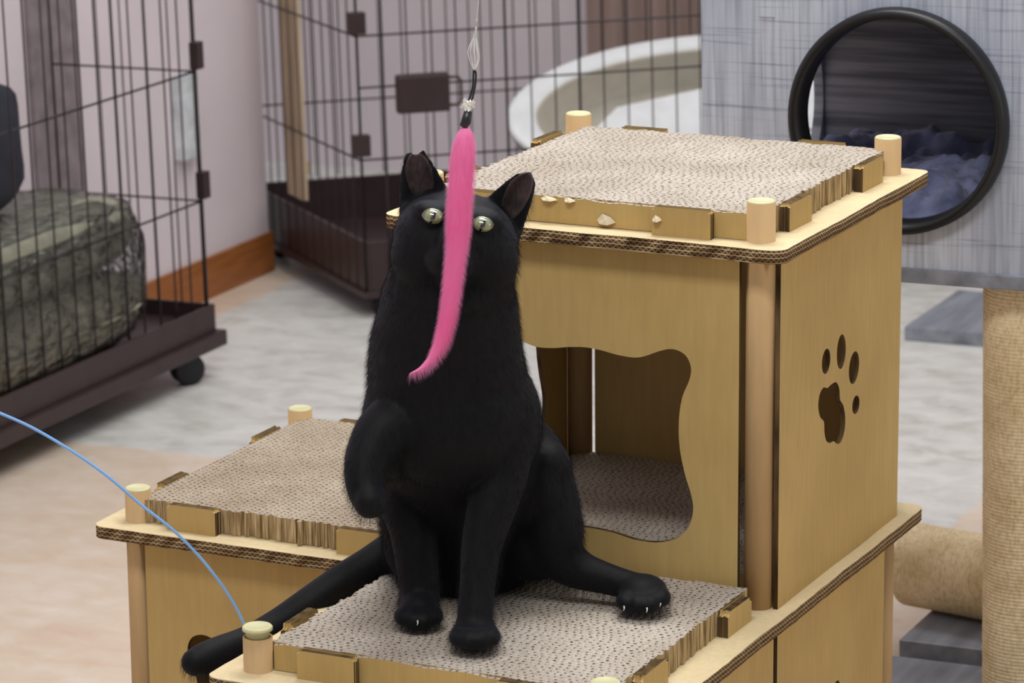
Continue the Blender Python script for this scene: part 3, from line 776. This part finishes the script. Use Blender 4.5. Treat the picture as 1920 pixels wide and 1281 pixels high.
# second cage, turned, with its near corner at K
a2 = math.radians(37); a3 = math.radians(139); e1 = Vector((math.cos(a2), math.sin(a2), 0)); e2 = Vector((math.cos(a3), math.sin(a3), 0)); e3 = Vector((-e1.y, e1.x, 0)); K = Vector((-1.225, 2.252, 0)); L1, L2 = 1.2, .60
c2 = empty('wire_cage', 'dark brown wire pet cage in the back corner, holding the white plastic tub', 'cage', (K.x+.2, K.y+.4, ZF), group='wire pet cages along the walls')
cc = K+e1*L1/2+e2*L2/2
tray('tray', cc, e1, e2, L1/2, L2/2, -.325, -.225, c2, .008)
b = bmesh.new(); obox(b, (cc.x, cc.y, -.318), e1, e2, (0, 0, 1), L1/2+.006, L2/2+.006, .006, 0, .002); part('base_board', b, BRN, c2)
HZ2 = (-.08, .134, .35)
wire_panel('front_wire_panel', K, K+e1*L1, -.32, .6, .0435, HZ2+(.045,), c2, .0014, .0019, thick=(1, 6, 9))
wire_panel('side_wire_panel', K+e2*L2, K, -.32, .6, .0435, HZ2, c2, .0014, .0019)
wire_panel('side_wire_panel', K+e1*L1, K+e1*L1+e2*L2, -.32, .6, .0435, HZ2, c2, .0014, .0019)
wire_panel('back_wire_panel', K+e1*L1+e2*L2, K+e2*L2, -.22, .6, .0435, HZ2, c2, .0014, .0019)
for z in (.156, -.055):
    b = bmesh.new(); obox(b, K+Vector((0, 0, z)), e1, e2, (0, 0, 1), .015, .008, .019, 0, .002); part('clip', b, BRN, c2)
lc = K+e1*.108-e3*.014+Vector((0, 0, .032))
b = bmesh.new(); obox(b, lc, e1, e3, (0, 0, 1), .046, .013, .033, 0, .005); lt = part('latch', b, plain('latch_plastic', (52, 36, 38), .4, .4), c2)
b = bmesh.new(); q = lc+e1*.046
tube(b, [q+Vector((0, 0, .024)), q+e1*.016+Vector((0, 0, .024)), q+e1*.021+Vector((0, 0, .018)), q+e1*.021-Vector((0, 0, .018)), q+e1*.016-Vector((0, 0, .024)), q-Vector((0, 0, .024))], .0025, 8); part('latch_loop', b, BRN, lt)
for u_, v_ in ((.04, .04), (L1-.04, .04), (.04, L2-.04), (L1-.04, L2-.04)):
    q = K+e1*u_+e2*v_; caster(c2, q.x, q.y, .016, .036, .3)
# beige slats tied to the side of the second cage
SL = NT('pale_wood', .6, .3); SL.base(SL.ramp(SL.noise(60, 3, (1, 1, .1)), [(.3, (176, 154, 128)), (.7, (206, 184, 156))]))
b = bmesh.new()
for k in range(3): 
    q = K+e2*(.335+.029*k)+e1*.012; obox(b, (q.x, q.y, .19), e1, e2, (0, 0, 1), .005, .012, .40, 0, .001)
for z in (-.15, .2): q = K+e2*.365+e1*.019; obox(b, (q.x, q.y, z), e1, e2, (0, 0, 1), .002, .042, .012)
so = part('slat_board', b, SL.m, None, o=K+e2*.36+e1*.012+Vector((0, 0, -.2))); tag(so, 'narrow beige wooden slats upright inside the back corner cage', 'slats')
# white oval tub inside the second cage, leaning towards the room
WHITE = plain('white_tub_plastic', (222, 224, 226), .35, .4, .03)
TUBIN = plain('tub_inner_beige', (196, 190, 176), .4, .4, .04)
TAU = math.radians(38); TV = e3*math.cos(TAU)+Vector((0, 0, math.sin(TAU))); TN = -e3*math.sin(TAU)+Vector((0, 0, math.cos(TAU)))
TP = K+e3*.22+Vector((0, 0, -.07)); (TCX, TCY), (TA, TB) = (.712, -.008), (.413, .186)
tub = empty('pet_tub', 'big white oval plastic tub tilted inside the back corner cage', 'tub', (TP+e1*TCX-Vector((0, 0, .12))))
b = bmesh.new(); seg = 96
prof = [(.60, .60, -.10), (.88, .86, -.085), (.985, .98, -.02), (1., 1., -.004), (1., 1., 0), (.985, .98, .003), (.875, .80, .003), (.862, .785, -.003), (.80, .74, -.075), (.55, .55, -.092), (.01, .01, -.092)]
rings = []
for (ra, rb, h) in prof:
    rings.append([b.verts.new(TP+e1*(TCX+TA*ra*math.cos(2*math.pi*k/seg))+TV*(TCY+TB*rb*math.sin(2*math.pi*k/seg))+TN*h) for k in range(seg)])
for i, (r0, r1) in enumerate(zip(rings, rings[1:])):
    for k in range(seg):
        f = b.faces.new((r0[k], r0[(k+1) % seg], r1[(k+1) % seg], r1[k])); f.material_index = 1 if i >= 6 else 0; f.smooth = True
part('basin', b, [WHITE, TUBIN], tub)
b = bmesh.new()                                 # white slanting insert across the lower right of the tub
ins = [(.445, -.045), (.503, .011), (.99, .105)]
edge = [(TCX+TA*.93*math.cos(math.radians(a)), TCY+TB*.90*math.sin(math.radians(a))) for a in range(30, -141, -9)]
poly = [ins[0], ins[1], ins[2]]+edge
vs0 = [b.verts.new(TP+e1*u+TV*v-TN*.006) for u, v in poly]; vs1 = [b.verts.new(TP+e1*u+TV*v+TN*.004) for u, v in poly]
b.faces.new(vs1); b.faces.new(vs0[::-1])
for i in range(len(poly)): j = (i+1) % len(poly); b.faces.new((vs0[i], vs0[j], vs1[j], vs1[i]))
part('insert', b, WHITE, tub)

# ------------------------------------------------------------------ cushions in a clear bag, inside the left cage
KH = NT('khaki_fabric', .8, .2); KH.base(KH.ramp(KH.noise(20, 4), [(.3, (142, 136, 118)), (.7, (180, 172, 152))])); KH.bump(KH.noise(12, 4), .5, .01)
def cushion(c, hx, hy, hz, label, mat, seed):
    b = bmesh.new(); n0 = 0
    ball(b, (0, 0, 0), 1, None, 48)
    for v in b.verts:
        x, y, z = v.co; p = .42
        f = lambda q, e: math.copysign(abs(q)**e, q)
        q = noise.noise(Vector((x*1.6+seed, y*1.6, z*1.6)))
        zz = f(z, .62)
        v.co = Vector((c[0]+hx*f(x, p)*(1+.03*q), c[1]+hy*f(y, p)*(1+.03*q), c[2]+hz*zz*(1+.12*q)))
    o = part('cushion', b, mat, None, smooth=True, o=(c[0], c[1], c[2]-hz)); tag(o, label, 'cushion', 'cushions in the clear bag')
    b = bmesh.new(); k = 64; pts = []
    for i in range(k+1):
        a = 2*math.pi*i/k; x, y = math.cos(a), math.sin(a); f = lambda q: math.copysign(abs(q)**.42, q)
        pts.append((c[0]+(hx+.001)*f(x), c[1]+(hy+.001)*f(y), c[2]))
    tube(b, pts, .004, 6); part('piping', b, mat, o)
    return o
KD = NT('grey_khaki_fabric', .8, .2); KD.base(KD.ramp(KD.noise(20, 4), [(.3, (120, 120, 106)), (.7, (156, 154, 138))]))
cushion((-1.415, 1.345, -.200), .125, .345, .060, 'khaki cushion at the bottom of the clear bag in the left cage', KH.m, 1)
cushion((-1.415, 1.345, -.076), .122, .34, .058, 'khaki cushion on top of the stack in the clear bag', KD.m, 4)
FILM = bpy.data.materials.new('clear_film'); FILM.use_nodes = True; t_ = FILM.node_tree; t_.nodes.clear()
out = t_.nodes.new('ShaderNodeOutputMaterial'); mx = t_.nodes.new('ShaderNodeMixShader'); tr = t_.nodes.new('ShaderNodeBsdfTransparent'); gl = t_.nodes.new('ShaderNodeBsdfGlossy'); fr = t_.nodes.new('ShaderNodeFresnel')
fr.inputs[0].default_value = 1.6; gl.inputs['Roughness'].default_value = .12; tr.inputs[0].default_value = (.93, .95, .96, 1)
bp = t_.nodes.new('ShaderNodeBump'); nz = t_.nodes.new('ShaderNodeTexNoise'); nz.inputs['Scale'].default_value = 22; nz.inputs['Detail'].default_value = 3; bp.inputs['Distance'].default_value = .02; bp.inputs['Strength'].default_value = .8
t_.links.new(nz.outputs['Fac'], bp.inputs['Height'])
for q in (gl, fr): t_.links.new(bp.outputs[0], q.inputs['Normal'])
t_.links.new(fr.outputs[0], mx.inputs[0]); t_.links.new(tr.outputs[0], mx.inputs[1]); t_.links.new(gl.outputs[0], mx.inputs[2]); t_.links.new(mx.outputs[0], out.inputs[0])
b = bmesh.new(); ball(b, (0, 0, 0), 1, None, 90)
f_ = lambda q, e: math.copysign(abs(q)**e, q)
for v in b.verts:
    x, y, z = v.co; q = noise.noise(Vector((x*3, y*3, z*3))); r_ = abs(noise.noise(Vector((x*5+3, y*4, z*9))))
    v.co = Vector((-1.415+.132*f_(x, .45)*(1+.02*q), 1.342+.366*f_(y, .42)*(1+.03*q-.03*r_), -.138+.130*f_(z, .5)*(1+.12*q-.1*r_)))
fo = part('plastic_bag', b, FILM, None, smooth=True, o=(-1.415, 1.34, -.265)); tag(fo, 'clear crinkled plastic bag around the cushions in the left cage', 'plastic bag')
# dark bundle at the far left of the cage
b = bmesh.new(); ball(b, (0, 0, 0), 1, None, 40)
for v in b.verts:
    x, y, z = v.co; q = noise.noise(Vector((x*2+9, y*2, z*2)))
    v.co = Vector((-1.44+.095*f_(x, .6)*(1+.1*q), 1.325+.13*f_(y, .6)*(1+.1*q), .100+.112*f_(z, .6)*(1+.12*q)))
bd = part('fabric_bundle', b, plain('dark_navy_cloth', (44, 46, 56), .7), None, smooth=True, o=(-1.44, 1.25, -.03)); tag(bd, 'dark navy cloth bundle on top of the bagged cushions', 'cloth bundle')
